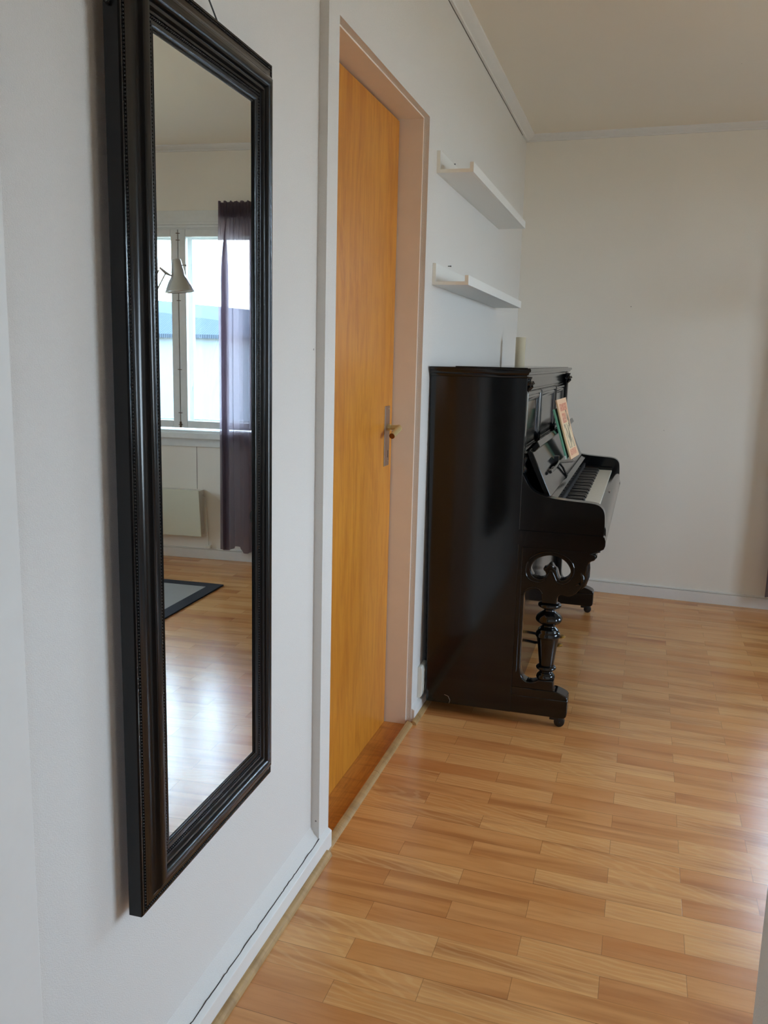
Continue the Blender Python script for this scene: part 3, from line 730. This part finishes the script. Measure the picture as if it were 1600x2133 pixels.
# ------------------------------------------------------------------ curtain
cu = thing('curtain', 'sheer mauve grey curtain hanging at the left edge of the window', 'curtain', back(1.450, 0, 0), PHI)
bm = bmesh.new()
NS, NZ = 140, 64
g = []
FOLD = [(0, .000, .078), (.08, .026, .066), (.14, .012, .098), (.20, .030, .108), (.34, .070, .086), (.46, .098, .074), (.54, .122, .088), (.60, .116, .104), (.66, .140, .112), (.74, .186, .096), (.80, .168, .070), (.88, .150, .082), (.94, .178, .110), (1, .204, .090)]
def fold(t):
    for (a, x0, o0), (b, x1, o1) in zip(FOLD, FOLD[1:]):
        if t <= b:
            k = (t-a)/(b-a); k = k*k*(3-2*k)
            return x0+(x1-x0)*k, o0+(o1-o0)*k
    return FOLD[-1][1:]
for i in range(NS+1):
    s = i/NS; row = []
    fx, fo = fold(s); fx *= 1.155
    for j in range(NZ+1):
        t = j/NZ
        zb = .090-.012*math.sin(s*7+.6)+.012*math.sin(s*15)
        zt = 2.186+.006*math.sin(s*40)
        z = zb+(zt-zb)*t
        g_ = max(0., (t-.80)/.20)**1.5                        # pleats draw together under the heading
        x = (fx*(1-g_)+(.231*s)*g_)+.003*math.sin(s*2*PI*13)*g_+.004*math.sin(t*4+s*9)*(1-t)
        off = fo*(1-g_)+.081*g_+.008*math.sin(s*2*PI*12+1)*g_+.006*math.sin(s*23+t*3)*(1-t)
        row.append(bm.verts.new((x, -off, z)))
    g.append(row)
for i in range(NS):
    for j in range(NZ): bm.faces.new((g[i][j], g[i+1][j], g[i+1][j+1], g[i][j+1]))
cl = finish('curtain_cloth', bm, 'curtain', cu, smooth=80)
bm = bmesh.new()
g = []
for i in range(NS+1):
    s = i/NS
    g.append([bm.verts.new((.002+.229*s+.003*math.sin(s*2*PI*11), -(.083+.010*math.sin(s*2*PI*11+1)), z+.005*math.sin(s*40))) for z in (2.096, 2.14, 2.186)])
for i in range(NS):
    for j in range(2): bm.faces.new((g[i][j], g[i+1][j], g[i+1][j+1], g[i][j+1]))
finish('gathered_heading', bm, 'curtain', cu, smooth=80)

# ------------------------------------------------------------------ heater under the window
ht = thing('panel_heater', 'cream electric panel heater on the wall below the window', 'heater', back(1.826, 0, .15), PHI)
bm = bmesh.new(); prism(bm, [(-.060, .002), (-.045, 0), (-.080, .304), (-.095, .305)], 'x', 0, .80); finish('front_plate', bm, 'heater', ht, bevel=.003)
bm = bmesh.new(); prism(bm, [(-.045, .012), (.0, .012), (.0, .298), (-.080, .298)], 'x', .006, .794); finish('heater_body', bm, 'plastic', ht, bevel=.002)
bm = bmesh.new(); tube(bm, [(.01, -.02, .27), (-.008, -.022, .255), (-.012, -.018, .16), (-.022, -.020, .06), (-.028, -.016, -.05), (-.030, -.014, -.066)], .0035, 8)
box(bm, -.045, -.015, -.030, -.001, -.075, -.058); finish('power_cord', bm, 'plastic', ht, smooth=50)

# ------------------------------------------------------------------ rug
rg = thing('rug', 'grey woven rug with wide dark border on the floor by the window', 'rug', (1.424, 2.60, 0))
RWd, RLn, bw = 1.90, 1.803, .074
bm = bmesh.new(); box(bm, bw, RWd-bw, bw, RLn-bw, .0005, .0075); finish('woven_field', bm, 'rug', rg)
bm = bmesh.new()
box(bm, 0, bw, 0, RLn, .0005, .009); box(bm, RWd-bw, RWd, 0, RLn, .0005, .009); box(bm, bw, RWd-bw, 0, bw, .0005, .009); box(bm, bw, RWd-bw, RLn-bw, RLn, .0005, .009)
finish('border', bm, 'rug_border', rg, bevel=.002)

# ------------------------------------------------------------------ architect lamp
lp = thing('floor_lamp', 'silver jointed lamp with bell shade in front of the window', 'lamp', (2.16, 4.28, .0085))
def lw(p): return Vector(p)-Vector((2.16, 4.28, .0085))
bm = bmesh.new(); lathe(bm, [(.13, 0), (.13, .012), (.12, .02), (.02, .028), (.012, .04)], (0, 0, 0), 32); finish('lamp_base', bm, 'silver', lp, smooth=40)
bm = bmesh.new(); tube(bm, [(0, 0, .03), (0, 0, .97)], .009, 12); finish('pole', bm, 'silver', lp, smooth=60)
el = Vector((1.838, 4.486, 1.755)); jt = Vector((1.789, 4.530, 1.728)); ps = Vector((2.16, 4.28, .96))
for k, e2 in ((-1, el), (1, jt+Vector((.022, -.018, .012)))):
    bm = bmesh.new(); tube(bm, [lw(ps)+Vector((0, .006*k, -.02*k)), lw(e2)], .0042, 8); finish('arm', bm, 'silver', lp, smooth=60)
bm = bmesh.new(); tube(bm, [lw(el)+Vector((-.004, 0, .012)), lw(el.lerp(jt, .6)), lw(jt), lw((1.759, 4.556, 1.722))], [.006, .009, .005, .005], 8); finish('joint', bm, 'silver', lp, smooth=60)
bm = bmesh.new()
sc = Vector((1.748, 4.556, 1.640)); axis = Vector((.10, -.02, 1)).normalized()   # slightly tipped shade
shp = [(.082, 0), (.0815, .004), (.071, .030), (.056, .062), (.043, .080), (.037, .092), (.036, .112), (.031, .135), (.026, .168), (.023, .178), (.012, .181)]
inn = [(.012, .176), (.030, .132), (.034, .094), (.053, .060), (.079, .002)]
lathe(bm, shp, (0, 0, 0), 36)
q = Vector((0, 0, 1)).rotation_difference(axis).to_matrix().to_4x4()
bm.faces.ensure_lookup_table()
caps = [f for f in bm.faces if len(f.verts) > 4 and abs(f.calc_center_median().z) < .001]
bmesh.ops.delete(bm, geom=caps, context='FACES')
bm.transform(Matrix.Translation(lw(sc)) @ q); sd = finish('lamp_shade', bm, 'silver', lp, smooth=40)
sd.modifiers.new('wall', 'SOLIDIFY').thickness = .0012
bm = bmesh.new(); lathe(bm, [(.078, .003), (.052, .060), (.033, .094), (.029, .132), (.012, .174)], (0, 0, 0), 36)
bm.faces.ensure_lookup_table()
bmesh.ops.delete(bm, geom=[f for f in bm.faces if len(f.verts) > 4 and f.calc_center_median().z < .01], context='FACES')
bm.transform(Matrix.Translation(lw(sc)) @ q); finish('shade_lining', bm, 'shade_in', sd, smooth=60)
bm = bmesh.new(); k0 = sc+axis*.148; tube(bm, [lw(k0), lw(k0+Vector((-.038, .02, 0)))], .0035, 8); ball(bm, lw(k0+Vector((-.041, .022, 0))), .006, 2); finish('switch_knob', bm, 'silver', sd, smooth=60)

# ------------------------------------------------------------------ outside: building across the yard
hb = thing('building', 'pale grey low building with corrugated roof outside the window', 'building', back(6.0, -8.0, -.2), PHI)
bm = bmesh.new(); box(bm, -3, 9, 0, 2.9, 0, 1.75); finish('wall', bm, 'concrete', hb)
bm = bmesh.new()
rz = lambda x: 2.5+.08*(x-1.5)
vs = [bm.verts.new(p) for p in ((-3, -.12, 1.74), (9, -.12, 1.74), (9, 3.0, rz(9)-.06), (-3, 3.0, rz(-3)-.06), (-3, -.12, 1.80), (9, -.12, 1.80), (9, 3.0, rz(9)), (-3, 3.0, rz(-3)))]
for f in ((0, 1, 2, 3), (4, 5, 6, 7), (0, 1, 5, 4), (2, 3, 7, 6), (0, 3, 7, 4), (1, 2, 6, 5)): bm.faces.new([vs[i] for i in f])
finish('roof', bm, 'roof', hb)
bm = bmesh.new(); box(bm, -40, 40, -40, 50, -.6, -.2)
struct(finish('ground', bm, 'ground'))

# ------------------------------------------------------------------ small nails above the ledges
for p, lb in (((B, 3.240, 1.998), 'tiny nail in the wall just over the upper ledge'), ((B, 3.232, 1.640), 'tiny nail in the wall just over the lower ledge')):
    bm = bmesh.new(); lathe(bm, [(.0015, -.004), (.0015, .010), (.0028, .0105), (.0028, .012)], (0, 0, 0), 8, 'x')
    o = tag(finish('wall_nail', bm, 'wire'), lb, 'nail', 'nails over the picture ledges'); o.location = p

# ------------------------------------------------------------------ daylight
wd = bpy.data.worlds.new('overcast'); S.world = wd; wd.use_nodes = True
nt = wd.node_tree; nt.nodes.clear()
wo = nt.nodes.new('ShaderNodeOutputWorld'); bg = nt.nodes.new('ShaderNodeBackground')
tc = nt.nodes.new('ShaderNodeTexCoord'); sp = nt.nodes.new('ShaderNodeSeparateXYZ'); rp = nt.nodes.new('ShaderNodeValToRGB')
nt.links.new(tc.outputs['Generated'], sp.inputs[0]); nt.links.new(sp.outputs[2], rp.inputs[0])
rp.color_ramp.elements[0].position = 0.; rp.color_ramp.elements[0].color = (.72, .855, 1.0, 1)
rp.color_ramp.elements[1].position = .7; rp.color_ramp.elements[1].color = (.53, .73, 1.0, 1)
nt.links.new(rp.outputs[0], bg.inputs[0]); bg.inputs[1].default_value = 17.0
nt.links.new(bg.outputs[0], wo.inputs[0])
def portal(name, loc, rot, sx, sy):
    l = bpy.data.lights.new(name, 'AREA'); l.shape = 'RECTANGLE'; l.size = sx; l.size_y = sy
    o = bpy.data.objects.new(name, l); COL.objects.link(o); o.location = loc; o.rotation_euler = rot
    l.cycles.is_portal = True
portal('daylight_portal_back', back((WX0+WX1)/2, -.215, (WZ0+WZ1)/2), (-PI/2, 0, PHI), WX1-WX0, WZ1-WZ0)
portal('daylight_portal_right', (RX+.215, (RW0+RW1)/2, (RZ0+RZ1)/2), (0, PI/2, 0), RZ1-RZ0, RW1-RW0)
portal('daylight_portal_hall', ((HX0+HX1)/2, -1.52, (HZ0+HZ1)/2), (PI/2, 0, 0), HX1-HX0, HZ1-HZ0)

# ------------------------------------------------------------------ camera
cam = bpy.data.cameras.new('camera'); co = bpy.data.objects.new('camera', cam); COL.objects.link(co)
F = 1808.485; yw, pt, rl = -.2879, .175, -.025
cy, sy, cp, sp_, cr, sr = math.cos(yw), math.sin(yw), math.cos(pt), math.sin(pt), math.cos(rl), math.sin(rl)
fwd = Vector((sy*cp, cy*cp, -sp_)); right = Vector((cy, -sy, 0)); down = fwd.cross(right)
r2 = right*cr+down*sr; d2 = -right*sr+down*cr
mt = Matrix((r2, -d2, -fwd)).transposed().to_4x4(); mt.translation = Vector((.7569, 0, 1.30))
co.matrix_world = mt
cam.sensor_fit = 'HORIZONTAL'; cam.sensor_width = 36; cam.lens = 36*F/1600; cam.clip_start = .02
S.camera = co

S.view_settings.view_transform = 'Standard'; S.view_settings.look = 'None'; S.view_settings.exposure = .64; S.view_settings.gamma = 1
S.view_settings.use_curve_mapping = False
S.cycles.use_denoising = True; S.cycles.max_bounces = 14; S.cycles.diffuse_bounces = 8; S.cycles.glossy_bounces = 6; S.cycles.transparent_max_bounces = 16
S.cycles.sample_clamp_indirect = 12
S.cycles.caustics_reflective = True
